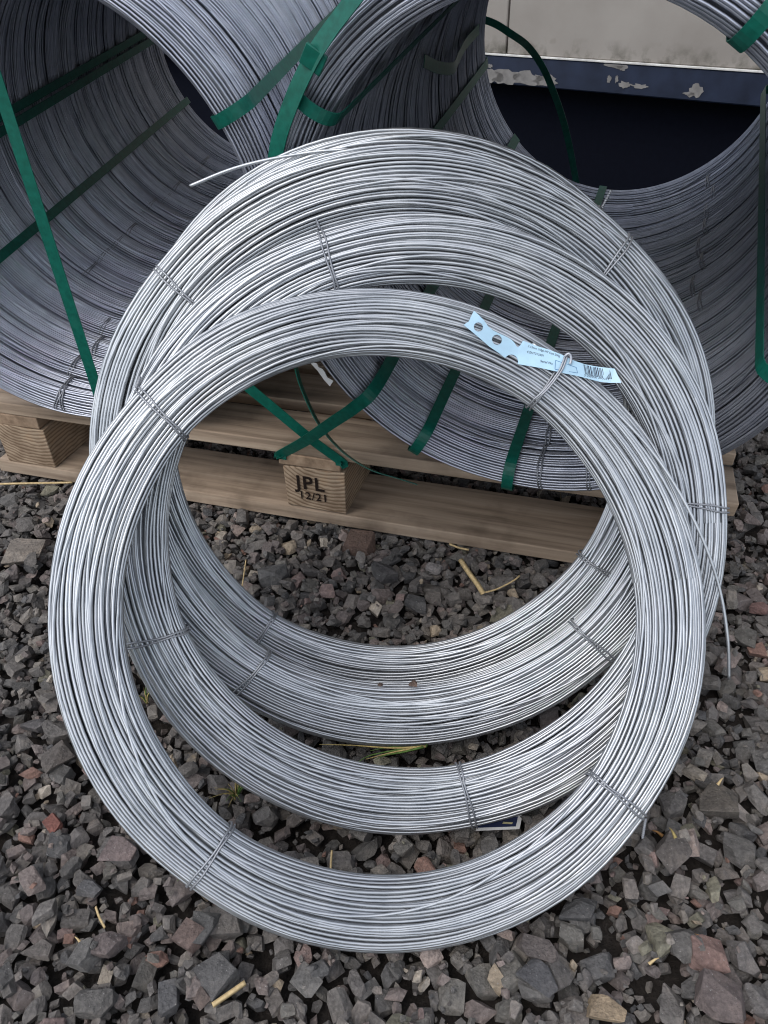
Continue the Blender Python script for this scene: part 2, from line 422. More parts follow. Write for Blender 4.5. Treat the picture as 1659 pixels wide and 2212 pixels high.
# ------------------------------------------------------------------ pallet
PA = np.array([-0.155, 1.009]); PANG = -R(17.3)          # left front corner of the middle block, direction of the front edge
pdir = np.array([math.cos(PANG), math.sin(PANG), 0]); pin = np.array([-math.sin(PANG), math.cos(PANG), 0])
PORI = np.array([PA[0], PA[1], 0.0])
def front_plane(u, v, off=0.0): return on_plane(u, v, PORI - pin * off, pin)
pallet = empty("wooden_pallet", tuple(PORI)); pallet.rotation_euler = (0, 0, PANG)
tag(pallet, "weathered pine block pallet under the two strapped wire bundles", "pallet")
PX0, PX1, PD = -0.56, 0.656, 1.0
def pboard(name, x0, x1, y0, y1, z0, z1, mat, parent=pallet, jit=0.0015):
    bm = box_bm(x0 - (x0 + x1) / 2, x1 - (x0 + x1) / 2, y0 - (y0 + y1) / 2, y1 - (y0 + y1) / 2, z0 - (z0 + z1) / 2, z1 - (z0 + z1) / 2, 0.0018, 2, jit)
    o = bm_obj(name, bm, mat, parent); o.location = ((x0 + x1) / 2, (y0 + y1) / 2, (z0 + z1) / 2); return o
yy = 0.0; k = 0
while yy < PD - 0.05:
    pboard("deck_board", PX0 + random.uniform(-.004, .004), PX1 + random.uniform(-.004, .004), yy + (0.0 if k == 0 else 0.0), yy + 0.095, 0.1225, 0.144, M_wood)
    yy += 0.129; k += 1
for bx in (0.0, -0.5405 + 0.002, 0.535):
    pboard("cross_board", bx - 0.006, bx + 0.096, -0.002, PD - 0.03, 0.1005, 0.122, M_woodY)
    for by in (0.0, 0.43, 0.86):
        b = pboard("block", bx, bx + 0.1, by, by + 0.13, 0.0225, 0.1, M_block)
        if bx == 0.0 and by == 0.0: stamp_block = b
for by in (-0.002, 0.43, 0.86):
    pboard("bottom_board", PX0, PX1, by, by + 0.125, 0.0, 0.022, M_wood)

def text_mesh(name, s, size, mat, parent, bold=0.0, extrude=0.0003, align='LEFT', space=1.0):
    c = bpy.data.curves.new(name, 'FONT'); c.body = s; c.size = size; c.extrude = extrude; c.offset = bold
    c.align_x = align; c.space_character = space
    tmp = bpy.data.objects.new(name, c); col.objects.link(tmp)
    dg = bpy.context.evaluated_depsgraph_get()
    me = bpy.data.meshes.new_from_object(tmp.evaluated_get(dg))
    bpy.data.objects.remove(tmp); bpy.data.curves.remove(c)
    me.materials.clear(); me.materials.append(mat)
    return obj(name, me, parent)
# burnt lettering on the front of the middle block (block local: x -.05..0.05, front y -.065)
st = text_mesh("stamped_letters", "JPL", 0.034, M_ink, stamp_block, 0.0006, space=1.14); st.rotation_euler = (R(90), 0, 0); st.location = (-0.031, -0.0668, 0.0005)
st = text_mesh("stamped_date", "12/21", 0.0195, M_ink, stamp_block, 0.0002, space=1.12); st.rotation_euler = (R(90), 0, 0); st.location = (-0.028, -0.0668, -0.019)

# ------------------------------------------------------------------ wire coils
WR = 0.00160
class CoilFrame:
    def __init__(s, C, el, az, Ro, wdt):
        s.C = np.array(C); s.Ro, s.w = Ro, wdt
        s.n = np.array([math.sin(az) * math.cos(el), -math.cos(az) * math.cos(el), math.sin(el)])
        s.s = nrm(np.cross([0, 0, 1.0], s.n)); s.u = np.cross(s.n, s.s)
        s.Rm = Ro - wdt / 2
    def pt(s, th, p, q):
        """angle, radial offset from the mean radius, offset towards the camera; local coordinates of the coil."""
        rad = np.cos(th)[..., None] * s.s + np.sin(th)[..., None] * s.u
        return rad * (s.Rm + p)[..., None] + s.n * q[..., None]
    def theta(s, u, v):
        d = on_plane(u, v, s.C + s.n * 0.015, s.n) - s.C; return math.atan2(d @ s.u, d @ s.s), np.linalg.norm(d)
class Section:
    """closed superellipse outline of a bundle, walked by arc length"""
    def __init__(s, a, b, e=2.5):
        t = np.linspace(0, 2 * np.pi, 1441); c, n = np.cos(t), np.sin(t)
        x = a * np.sign(c) * np.abs(c) ** (2 / e); y = b * np.sign(n) * np.abs(n) ** (2 / e)
        s.x, s.y = x, y
        s.l = np.concatenate([[0], np.cumsum(np.hypot(np.diff(x), np.diff(y)))]); s.P = s.l[-1]
    def at(s, l):
        l = np.mod(l, s.P); return np.interp(l, s.l, s.x), np.interp(l, s.l, s.y)
def wind(a, b, seed, ties, nseg, sides, crossers=10, pitch=0.0036, bulge=0.08, layers=2, cross_y=(0.2, 2.9), jit=0.00035, sway=0.42):
    """Turns of wire wound in layers round a bundle section; each layer is one spiral whose neighbours keep their order."""
    g = np.random.default_rng(seed)
    th = np.linspace(0, 2 * np.pi, nseg + 1)
    cin = np.ones_like(th) * (1 + bulge * 0.3)
    for t in ties:
        d = (th - t + np.pi) % (2 * np.pi) - np.pi
        cin -= bulge * np.exp(-(d / 0.22) ** 2)
    out = []
    def emit(P, Q, sd, tint_sd):
        n = len(P)
        ph = np.arange(sd) * 2 * np.pi / sd + 0.3
        PP = P[:, :, None] + WR * np.cos(ph); QQ = Q[:, :, None] + WR * np.sin(ph)
        TH = np.broadcast_to(th[None, :, None], PP.shape); m = nseg + 1
        i = np.arange(n)[:, None, None]; j = np.arange(nseg)[None, :, None]; k = np.arange(sd)[None, None]
        base = lambda ii, jj, kk: (ii * m + jj) * sd + kk
        F = np.stack([base(i, j, k), base(i, j, (k + 1) % sd), base(i, j + 1, (k + 1) % sd), base(i, j + 1, k)], -1).reshape(-1, 4)
        tn = np.repeat(np.clip(g.normal(1.0, tint_sd, n), 0.72, 1.15), m * sd)
        out.append((TH.ravel(), PP.ravel(), QQ.ravel(), F, tn))
    for L in range(layers):
        inset = L * 0.0032
        S = Section(a - inset, b - inset)
        n = int(S.P / pitch)
        i = np.arange(n)[:, None]
        l = (i + th[None] / (2 * np.pi) + 0.37 * L) * S.P / n
        # slow drift along the outline, shared by neighbours so that the order is kept and gaps open and close
        dl = np.zeros_like(l)
        for kk in range(7):
            wn = g.integers(3, 15); k = g.integers(1, 6)
            amp = sway * 0.62 * S.P / (2 * np.pi * wn) * g.uniform(0.3, 0.8) / 1.6
            dl += amp * np.cos(2 * np.pi * wn * l / S.P + g.choice([-1, 1]) * k * th[None] + g.uniform(0, 6.28))
        l = l + dl
        P, Q = S.at(l)
        # height of single wires above or below their neighbours
        hh = np.zeros((n, nseg + 1))
        for k in (0, 1, 2, 3, 4):
            hh += g.normal(0, jit * (1.5 if k == 0 else 1.0 / k ** 0.4), (n, 1)) * np.cos(k * th[None] + g.uniform(0, 6.28, (n, 1)))
        nx, ny = P / a ** 2, Q / b ** 2; nl = np.hypot(nx, ny) + 1e-9
        P = (P + hh * nx / nl) * cin; Q = (Q + hh * ny / nl) * cin
        emit(P, Q, sides if L == 0 else max(5, sides - 2), 0.06)
    S = Section(a + 0.0022, b + 0.0022)
    cp, cq = [], []
    for k in range(crossers):
        l0 = g.uniform(*cross_y) / (2 * np.pi) * S.P
        x = np.full_like(th, l0)
        for kk in (1, 2, 3): x = x + g.normal(0, 0.055 * S.P / kk) * np.cos(kk * th + g.uniform(0, 6.28))
        p, q = S.at(x); cp.append(p * cin); cq.append(q * cin)
    if crossers: emit(np.array(cp), np.array(cq), sides, 0.05)
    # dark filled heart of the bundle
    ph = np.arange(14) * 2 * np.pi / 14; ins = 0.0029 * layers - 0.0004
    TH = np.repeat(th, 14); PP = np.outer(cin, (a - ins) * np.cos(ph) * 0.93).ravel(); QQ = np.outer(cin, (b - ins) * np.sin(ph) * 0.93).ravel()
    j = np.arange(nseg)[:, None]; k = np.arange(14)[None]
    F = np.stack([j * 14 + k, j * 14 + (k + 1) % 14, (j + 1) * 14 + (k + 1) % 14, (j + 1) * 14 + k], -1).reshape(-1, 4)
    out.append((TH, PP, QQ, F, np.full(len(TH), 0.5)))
    o = 0; R_ = [[], [], [], [], []]
    for T_, p_, q_, F_, t_ in out:
        R_[0].append(T_); R_[1].append(p_); R_[2].append(q_); R_[3].append(F_ + o); R_[4].append(t_); o += len(T_)
    return tuple(np.concatenate(x) for x in R_)

def tie_loop_arrays(fun, a, b, gap=0.0050, rr=0.00105, skew=0.0, n=36):
    """two parallel loops round a bundle section; fun(p, q, tangential offset) -> 3D."""
    parts = []
    for sgn in (-1, 1):
        pts = []
        for k in range(n):
            t = 2 * math.pi * k / n
            ct, sn_ = math.cos(t), math.sin(t)
            p = a * math.copysign(abs(ct) ** 0.8, ct); q = b * math.copysign(abs(sn_) ** 0.8, sn_)
            off = sgn * gap / 2 * (0.75 + 0.25 * math.sin(2 * t)) + skew * p / a + 0.0005 * math.sin(5 * t + sgn)
            pts.append(fun(p, q, off))
        parts.append(tube_arrays(pts, rr, 5, closed=True))
    return parts
def twist_arrays(p0, d, length, rr=0.0008, droop=(0, 0, 0), turns=5):
    d = nrm(d); a = nrm(np.cross(d, [0.3, 0.2, 0.93])); b = np.cross(d, a)
    parts = []
    for s in (0, math.pi):
        P = []
        for k in range(26):
            t = k / 25; an = s + t * turns * 2 * math.pi
            P.append(np.asarray(p0) + d * length * t + np.asarray(droop) * t * t + (a * math.cos(an) + b * math.sin(an)) * rr * 1.05)
        parts.append(tube_arrays(P, rr, 5))
    return parts

COILS = [
    dict(C=[-0.0004, 0.5287, 0.2458], el=0.717, az=0.1049, Ro=0.3075, w=0.0635, seed=3, ov=(0.004, 2.2),
         label="clean loose wire coil lying uppermost of the leaning stack, sky-tinted white tag tied on",
         ties=[((303, 845), (400, 945), (10, -22)), ((1218, 785), (1158, 865), None), ((1280, 1675), (1376, 1752), (-8, 36)), ((495, 1797), (415, 1913), None)]),
    dict(C=[0.0306, 0.608, 0.2746], el=0.5736, az=0.0096, Ro=0.3118, w=0.0655, seed=5, ov=(0.0025, 0.4),
         label="loose wire coil leaning just beneath the tagged one, navy printed card under its rim",
         ties=[((690, 492), (726, 620), (-6, -16)), ((1000, 1655), (1018, 1788), None), ((396, 1345), (292, 1410), None), ((1400, 1120), (1490, 1080), None)]),
    dict(C=[0.0237, 0.677, 0.3063], el=0.4321, az=0.0199, Ro=0.3194, w=0.066, seed=8, ov=(0.006, 0.1),
         label="loose wire coil third down in the leaning stack, two pebbles caught on its inner edge",
         ties=[((1236, 1343), (1320, 1427), None), ((575, 1405), (517, 1503), None), ((352, 592), (415, 656), None), ((1330, 545), (1300, 605), None), ((1553, 1010), (1462, 1026), None)]),
    dict(C=[0.0175, 0.7356, 0.306], el=0.3737, az=-0.0222, Ro=0.3138, w=0.062, seed=13, ov=(0.003, 1.0),
         label="rearmost loose wire coil resting against the strapped bundles, cut end springing free above it",
         ties=[((590, 1335), (556, 1386), None), ((1265, 1207), (1308, 1238), None), ((1290, 462), (1268, 487), (6, -12)), ((352, 566), (378, 600), None)]),
]
coil_objs = []
HB = 0.0185
for cd in COILS:
    f = CoilFrame(cd['C'], cd['el'], cd['az'], cd['Ro'], cd['w']); cd['f'] = f
    base = f.C - f.u * f.Ro                                    # where it touches the gravel
    root = empty("wire_coil", tuple(base)); tag(root, cd['label'], "wire coil", "loose wire coils leaning on the pallet")
    cd['root'] = root; coil_objs.append(root); ofs = f.C - base
    a = f.w / 2 - WR; tt = [f.theta((t[0][0] + t[1][0]) / 2, (t[0][1] + t[1][1]) / 2)[0] for t in cd['ties']]
    TH, P, Q, F, tint = wind(a, HB, cd['seed'], tt, 112, 7, crossers=11)
    oa, op = cd['ov']
    oval = lambda th: oa * np.cos(2 * (th - op))
    V = f.pt(TH, P + oval(TH), Q) + ofs
    obj("windings", np_mesh("windings", V, F, M_wire, True, tint), root)
    for t, thc in zip(cd['ties'], tt):
        rad = math.cos(thc) * f.s + math.sin(thc) * f.u; tan = -math.sin(thc) * f.s + math.cos(thc) * f.u
        ctr = ofs + rad * (f.Rm + float(oval(np.array(thc))))
        tho, tin = f.theta(*t[0])[0], f.theta(*t[1])[0]
        sk = ((tho - tin + math.pi) % (2 * math.pi) - math.pi) * f.Rm / 2
        sk = max(-0.016, min(0.016, sk))
        fun = lambda p, q, off: ctr + rad * p + f.n * q + tan * off
        parts = tie_loop_arrays(fun, a + 0.0020, HB + 0.0030, skew=sk)
        if t[2] is not None:
            p0 = ctr + rad * (a + 0.001) + f.n * 0.010 + tan * sk
            dirn = _rt * t[2][0] - _up * t[2][1] + (-_fw) * 6
            parts += twist_arrays(p0, dirn, 0.011 if t is not cd['ties'][2] else 0.018)
        Vt, Ft = join_arrays(parts)
        obj("tie_wire", np_mesh("tie_wire", Vt, Ft, M_tie, True, np.ones(len(Vt))), root)
def coil_wire_end(cd, pxs, offs):
    f = cd['f']; base = np.array(cd['root'].location)
    P = [on_plane(u, v, f.C + f.n * o, f.n) - base for (u, v), o in zip(pxs, offs)]
    V, F = tube_arrays(smooth_path(P, 10), WR, 8)
    obj("loose_wire_end", np_mesh("loose_wire_end", V, F, M_wire, True, np.ones(len(V)) * 1.1), cd['root'])
coil_wire_end(COILS[3], [(900, 326), (800, 322), (700, 326), (640, 334), (560, 349), (490, 369), (410, 402)], [0.017, 0.021, 0.021, 0.021, 0.023, 0.026, 0.030])
coil_wire_end(COILS[3], [(420, 500), (380, 545), (345, 585), (320, 607), (300, 628)], [0.010, 0.012, 0.012, 0.012, 0.012])
coil_wire_end(COILS[0], [(1150, 742), (1230, 800), (1310, 870), (1400, 965), (1465, 1060), (1520, 1170), (1555, 1275), (1572, 1380), (1575, 1467)], [0.0185, 0.0185, 0.019, 0.021, 0.021, 0.018, 0.010, 0.0, -0.012])

# ------------------------------------------------------------------ strapped bundles
BT, BA = 0.0205, 0.0315                       # half radial thickness / half axial width of one coil in a bundle
def bundle_coil_mesh(seed, Ro):
    TH, P, Q, F, tint = wind(BT, BA, seed, [0.6, 2.2, 3.8, 5.3], 100, 6, crossers=5, pitch=0.0039, bulge=0.04, layers=1, cross_y=(0, 6.28), jit=0.0005)
    Rm = Ro - BT
    V = np.stack([np.cos(TH) * (Rm + P), Q, np.sin(TH) * (Rm + P)], -1)
    return np_mesh("windings", V, F, M_wire2, True, tint)
def bundle_coil_ties(Ro, angs):
    parts = []
    for an in angs:
        rad = np.array([math.cos(an), 0, math.sin(an)]); tan = np.array([-math.sin(an), 0, math.cos(an)])
        fun = lambda p, q, off: rad * (Ro - BT + p) + np.array([0, q, 0]) + tan * off
        parts.append(join_arrays(tie_loop_arrays(fun, BT + 0.0022, BA + 0.0012, gap=0.005, rr=0.0011, skew=random.uniform(-.006, .006))))
    return parts
class Bundle:
    def __init__(s, name, label, C, ax, Ro, ncoil, seed):
        s.C = np.array(C); s.ax = nrm(ax); s.R = Ro
        s.s = nrm(np.cross(s.ax, [0, 0, 1.0])); s.u = np.cross(s.s, s.ax)
        s.L = ncoil * 2 * BA
        s.base = s.C - s.u * s.R
        s.root = empty(name, tuple(s.base)); tag(s.root, label, "wire bundle", "strapped wire bundles on the pallet")
        M = Matrix(((s.s[0], s.ax[0], s.u[0]), (s.s[1], s.ax[1], s.u[1]), (s.s[2], s.ax[2], s.u[2])))
        s.root.rotation_euler = M.to_euler()
        s.M = np.array(M)
        variants = [bundle_coil_mesh(seed + k, Ro) for k in range(4)]
        for i in range(ncoil):
            o = obj("coil", variants[i % 4], s.root)
            o.location = (random.uniform(-.0022, .0022), (i + 0.5) * 2 * BA, Ro + random.uniform(-.0022, .0022))
            an = random.uniform(0, 6.28) if i else 0.7
            o.rotation_euler = (0, an, 0)
            o["an"] = 0; del o["an"]
            s.__dict__.setdefault('coils', []).append(o)
    def local(s, P): return s.M.T @ (np.asarray(P) - s.base)
    def near(s, u, v, off=0.0):
        """point on the plane of the near rim; returns local point, angle, radius"""
        P = s.local(on_plane(u, v, s.C - s.ax * off, s.ax)); d = P - np.array([0, 0, s.R])
        return P, math.atan2(d[2], d[0]), math.hypot(d[0], d[2])
    def wall(s, u, v, r):
        """far hit of the pixel ray with the bore wall: angle, depth along the axis"""
        o = s.M.T @ (CAMP - s.base) - np.array([0, 0, s.R]); d = s.M.T @ ray(u, v)
        A = d[0] ** 2 + d[2] ** 2; B = o[0] * d[0] + o[2] * d[2]; Cc = o[0] ** 2 + o[2] ** 2 - r * r
        q = B * B - A * Cc
        t = (-B + math.sqrt(max(q, 0))) / A; h = o + d * t
        return math.atan2(h[2], h[0]), h[1]
    def strap(s, an, y0=None, y1=None, width=0.0150, an1=None, lift=0.0, label=None):
        """closed strap through the bore and back over the outside, at angle an"""
        ri, ro = s.R - 2 * BT - 0.0062 - lift, s.R + 0.0062
        y0 = -0.004; y1 = s.L + 0.004; an1 = an if an1 is None else an1
        prof = []
        for y in np.linspace(y1 - 0.03, y0 + 0.02, 26): prof.append((ri, y))
        rc = (ro - ri) / 2; mid = (ro + ri) / 2
        for k in range(1, 14):
            t = math.pi * k / 14; prof.append((mid - rc * math.cos(t), y0 + 0.02 - 0.026 * math.sin(t) ** 0.8))
        for y in np.linspace(y0 + 0.02, y1 - 0.02, 26): prof.append((ro, y))
        for k in range(1, 14):
            t = math.pi * k / 14; prof.append((mid + rc * math.cos(t), y1 - 0.02 + 0.026 * math.sin(t) ** 0.8))
        P, W = [], []
        for r, y in prof:
            a_ = an + (an1 - an) * y / s.L
            P.append((math.cos(a_) * r, y, s.R + math.sin(a_) * r)); W.append((-math.sin(a_), 0, math.cos(a_)))
        V, F = ribbon_arrays(P, W, width, 0.0011, True)
        return obj("strap", np_mesh("strap", V, F, M_strap), s.root)
    def path_strap(s, P, Wd, width=0.0165, name="strap", sm=True):
        """open strap, world points"""
        L = np.array([s.local(p) for p in P]); W = np.array([s.M.T @ np.asarray(w_) for w_ in Wd])
        if sm:
            L = smooth_path(list(L), 8); W = smooth_path(list(W), 8)
        V, F = ribbon_arrays(L, W, width, 0.0011)
        return obj(name, np_mesh(name, V, F, M_strap), s.root)
    def ties(s, an, idx):
        for i in idx:
            V, F = bundle_coil_ties(s.R, [an + random.uniform(-.06, .06)])[0]
            V = V + np.array([0, (i + 0.5) * 2 * BA, s.R])
            obj("tie_wire", np_mesh("tie_wire", V, F, M_tie, True, np.ones(len(V))), s.root)

BM = Bundle("strapped_wire_bundle", "wire bundle on the pallet whose bore frames the navy rail and cabin wall",
            [0.168, 0.802, 0.457], [0.343, 0.925, 0.163], 0.311, 14, 100)
BL = Bundle("strapped_wire_bundle", "wire bundle crossed by a taut diagonal strap, bore dark, no wall visible through it",
            [-0.423, 1.031, 0.466], [0.167, 0.981, 0.101], 0.319, 18, 200)
ri_M, ri_L = BM.R - 2 * BT - 0.0055, BL.R - 2 * BT - 0.0055
# straps on the right bundle
for px in ((890, 978), (1095, 1060)):
    BM.strap(BM.near(*px)[1])
an_e = BM.near(648, 205)[1]
e1 = BM.wall(1000, 105, ri_M)
BM.strap(an_e, lift=0.004)
BM.strap(BM.near(1640, 42)[1])
BM.strap(BM.wall(1643, 690, ri_M - 0.012)[0], lift=0.012)
BM.strap(BM.wall(985, 225, ri_M)[0])
# straps on the left bundle
BL.strap(BL.near(478, 258)[1])
BL.strap(BL.wall(160, 160, ri_L)[0]); BL.strap(BL.wall(215, 152, ri_L)[0], lift=0.006)
BL.strap(BL.wall(90, 480, ri_L)[0])
# tie wires in the bores
BM.ties(BM.wall(1520, 470, ri_M)[0], range(3, 13)); BM.ties(BM.wall(1160, 945, ri_M)[0], (0, 1)); BM.ties(BM.wall(1275, 1020, ri_M)[0], (0, 1))
BL.ties(BL.wall(380, 390, ri_L)[0], range(5, 18)); BL.ties(BL.wall(215, 730, ri_L)[0], (0, 1, 2, 3)); 
BL.ties(BL.near(148, 870)[1], (0,))
# tie-down straps that run from the pallet's middle cross board up into the bores
P0 = front_plane(607, 988, 0.004); an, y = BM.wall(810, 838, ri_M)
def bore(B, an, y, r): return B.base + B.M @ np.array([math.cos(an) * r, y, B.R + math.sin(an) * r])
wm = BM.M @ np.array([-math.sin(an), 0, math.cos(an)])
Pl = [P0 + np.array([0, 0, -0.003]), P0 + np.array([0, 0, 0.001]), P0 + np.array([0, 0, 0.005])]
Pl += [P0 * (1 - t) + bore(BM, an, y - 0.02, ri_M - 0.001) * t for t in (0.3, 0.6, 0.85)]
Pl += [bore(BM, an, yy_, ri_M - 0.001) for yy_ in np.linspace(y, BM.L - 0.01, 8)]
Wl = [pdir] * 3 + [nrm(pdir * (1 - t) + wm * t * (1 if wm @ pdir > 0 else -1)) for t in (0.3, 0.6, 0.85)] + [wm * (1 if wm @ pdir > 0 else -1)] * 8
BM.path_strap(Pl, Wl, 0.0175, "tie_down_strap")
P0 = front_plane(737, 1003, 0.003)
best = None
for t in np.linspace(0.2, 4, 400):
    u, v = 738 - 193 * t, 1005 - 170 * t
    _, an_, r_ = BL.near(u, v)
    if abs(r_ - (ri_L)) < 0.006: best = (an_, u, v); break
an = best[0] if best else -0.6
wm = BL.M @ np.array([-math.sin(an), 0, math.cos(an)])
sg = 1 if wm @ pdir > 0 else -1
Pl = [P0 + np.array([0, 0, -0.003]), P0 + np.array([0, 0, 0.001]), P0 + np.array([0, 0, 0.005])]
Pl += [P0 * (1 - t) + bore(BL, an, -0.01, ri_L - 0.001) * t for t in (0.25, 0.5, 0.75, 0.95)]
Pl += [bore(BL, an, yy_, ri_L - 0.001) for yy_ in np.linspace(0.04, BL.L - 0.01, 8)]
Wl = [pdir] * 3 + [nrm(pdir * (1 - t) + wm * t * sg) for t in (0.25, 0.5, 0.75, 0.95)] + [wm * sg] * 8
BL.path_strap(Pl, Wl, 0.0175, "tie_down_strap")
# taut diagonal strap across the left bore
Pl = [front_plane(231, 925, 0.012)] + [on_plane(u, v, BL.C - BL.ax * o, BL.ax) for u, v, o in ((215, 860, 0.035), (110, 535, 0.028), (0, 195, 0.012), (-70, -20, 0.010))]
BL.path_strap(Pl, [BL.s] * 5, 0.0165, "tie_down_strap")
# strap that follows the outer edge of the right bundle, with its seal
edge = [(800, -60), (735, 25), (700, 72), (668, 122), (637, 184), (612, 245), (596, 294), (587, 340), (583, 400), (590, 470)]
Pl = [on_plane(u + 8, v, BM.C - BM.ax * 0.012, BM.ax) for u, v in edge]
BM.path_strap(Pl, [nrm(0.75 * BM.s - 0.2 * BM.ax + 0.35 * BM.u)] * len(Pl), 0.019, "edge_strap")
sp = BM.local(on_plane(677, 128, BM.C - BM.ax * 0.0135, BM.ax))
o = bm_obj("strap_seal", box_bm(-0.0115, 0.0115, -0.002, 0.002, -0.010, 0.010, 0.0008), M_strap, BM.root); o.location = tuple(sp); o.rotation_euler = (0, R(33), 0)
# slack strap hanging across the far end of the right bore
hang = [(1010, 44), (1040, 42), (1070, 52), (1102, 72), (1140, 100), (1172, 145), (1198, 205), (1218, 265), (1233, 330), (1243, 385), (1248, 412)]
Pl = [on_plane(u, v, BM.C + BM.ax * (BM.L - 0.01), BM.ax) for u, v in hang]
Wd = []
for k in range(len(hang)):
    t = k / (len(hang) - 1); a_ = math.pi * min(1, t * 1.7) * 0.5
    Wd.append(nrm(BM.u * math.cos(a_) * 0.9 + BM.s * math.sin(a_) + BM.ax * 0.5 * math.sin(math.pi * min(1, t * 2.2))))
BM.path_strap(Pl, Wd, 0.0125, "slack_strap")
# loop of slack strap inside the left wall of the right bore
Pl = []
for u, v, dr in ((1030, 62, 0.004), (1000, 92, 0.006), (975, 122, 0.012), (950, 140, 0.022), (925, 138, 0.016), (908, 128, 0.006)):
    an_, y_ = BM.wall(u, v, ri_M); Pl.append(bore(BM, an_, max(y_, 0.1), ri_M - dr))
BM.path_strap(Pl, [BM.u] * len(Pl), 0.0165, "slack_strap")
# loose strap seen edge-on in front of the pallet
lz = [(628, 730, 0.0), (640, 795, 0.004), (655, 845, 0.010), (690, 917, 0.018), (740, 975, 0.022), (800, 1014, 0.020), (862, 1034, 0.010), (900, 1046, 0.004)]
Pl = [front_plane(u, v, o) for u, v, o in lz]
BM.path_strap(Pl, [nrm(nrm(p_ - CAMP) + 0.30 * pdir) for p_ in Pl], 0.0150, "slack_strap")
# white paper tag hanging from the right bundle
def card(name, pts, P, n, mat, thick=0.0006, parent=None, base=(0, 0, 0), bend=None):
    V3 = [on_plane(u, v, P, n) + (np.asarray(n) * (bend(u) if bend else 0)) - base for u, v in pts]
    k = len(V3); nn = np.asarray(n) * (thick / (abs(np.linalg.norm(n)) + 1e-9))
    V = [v for v in V3] + [v + nn for v in V3]
    F = [list(range(k)), list(range(2 * k - 1, k - 1, -1))] + [[i, (i + 1) % k, k + (i + 1) % k, k + i] for i in range(k)]
    return pydata(name, V, F, mat, parent)
nb = -BM.ax
Pn = BM.C - BM.ax * 0.003
tagp = [(668, 781), (685, 785), (688, 793), (697, 797), (702, 804), (707, 815), (714, 819), (720, 823), (713, 834), (700, 820), (686, 800), (672, 785)]
card_o = card("paper_tag", tagp, Pn, nb, M_tagwhite, base=np.array([0, 0, 0]))
tag(card_o, "small torn white tag hanging at the bundle rim behind the crossed straps", "tag")

# bearers that hold up the rear of the bundles
for B in (BM, BL):
    q = B.base + B.ax * (B.L * 0.80)
    bz = q[2] - 0.004
    bm = box_bm(-0.20, 0.20, -0.045, 0.045, 0.1445, bz, 0.002)
    for v in bm.verts:                       # a shallow cradle for the round bundle
        if v.co.z > 0.16: v.co.z += 0.5 * v.co.x ** 2
    o = bm_obj("bearer", bm, M_wood, pallet); d = q - PORI
    o.location = (float(d @ pdir), float(d @ pin), 0); o.rotation_euler = (0, 0, math.atan2(B.s[1], B.s[0]) - PANG)

# ------------------------------------------------------------------ sky-tinted tag on the uppermost coil
F1 = COILS[0]['f']
TN = F1.n; TP = F1.C + TN * (HB + 0.0045)
ZS, ZX, ZY = 3.005 * 1.4756, 1448 / 1.4756, 970 / 1.4756
def tz(x, y): return ZX + x / ZS, ZY + y / ZS
def tag_bend(u):                             # gentle waves; the far end lifts off the coil
    x = (u - ZX) * ZS
    b = 0.0015 * math.sin(x * 0.008)
    if x < 620: b += (620 - x) / 620 * 0.004
    if x > 1150: b += ((x - 1150) / 400) ** 2 * 0.006
    return b
def tag_pt(x, y, lift=0.0):
    u, v = tz(x, y); return on_plane(u, v, TP, TN) + TN * (tag_bend(u) + lift)
def arc(cx, cy, r, a0, a1, n=7): return [(cx + r * math.cos(R(a0 + (a1 - a0) * k / (n - 1))), cy + r * math.sin(R(a0 + (a1 - a0) * k / (n - 1)))) for k in range(n)]
outline = [(178, 78), (225, 118), (275, 165), (320, 225), (365, 258), (430, 285), (500, 312), (545, 335), (575, 362), (600, 400)] \
    + [(612, 408), (632, 392), (648, 368), (660, 345), (700, 362), (800, 405), (900, 438), (1000, 478), (1040, 495), (1140, 540), (1250, 575), (1380, 602), (1518, 630), (1545, 700), (1572, 770),
       (1480, 762), (1380, 742), (1280, 712), (1180, 688), (1060, 668), (960, 645), (820, 612), (720, 590), (620, 572)] \
    + arc(548, 545, 66, 20, -140, 8) + [(486, 515), (420, 468), (330, 415), (250, 350), (170, 285), (82, 215), (92, 205), (130, 180)]
holes = [arc(222, 232, 45, 0, 330, 12), arc(405, 345, 50, 0, 330, 12)]
def tag_mesh(name, mat, parent, base):
    bm = bmesh.new()
    def loop(pts):
        vs_ = [bm.verts.new(Vector(tag_pt(x, y) - base)) for x, y in pts]
        return [bm.edges.new((vs_[i], vs_[(i + 1) % len(vs_)])) for i in range(len(vs_))]
    ed = loop(outline)
    for h in holes: ed += loop(h)
    bmesh.ops.triangle_fill(bm, use_beauty=True, use_dissolve=False, edges=ed)
    ex = bmesh.ops.extrude_face_region(bm, geom=list(bm.faces))
    for e in ex['geom']:
        if isinstance(e, bmesh.types.BMVert): e.co += Vector(TN * 0.0006)
    bmesh.ops.recalc_face_normals(bm, faces=bm.faces)
    return bm_obj(name, bm, mat, parent)
tb = tag_pt(600, 480)
tagroot = empty("plastic_tag", tuple(tb)); tag(tagroot, "sky-tinted white plastic label strip with barcode tied to the uppermost loose coil", "label")
tag_mesh("label_strip", M_tagsky, tagroot, tb)
def on_tag_text(s, size_px, x, y, ang, mat, name="printed_text"):
    o = text_mesh(name, s, 1.0, mat, tagroot, 0.0, 0.0)
    ca, sa = math.cos(R(ang)), math.sin(R(ang))
    for v in o.data.vertices:
        px_, py_ = v.co.x * size_px, v.co.y * size_px
        X = x + px_ * ca + py_ * sa; Y = y + px_ * sa - py_ * ca
        v.co = Vector(tag_pt(X, Y, 0.0009) - tb)
    return o
on_tag_text("3.15mm (10g) HT Coil 25kg", 28, 702, 408, 19, M_print)
on_tag_text("CZHT312501", 29, 694, 462, 16, M_print)
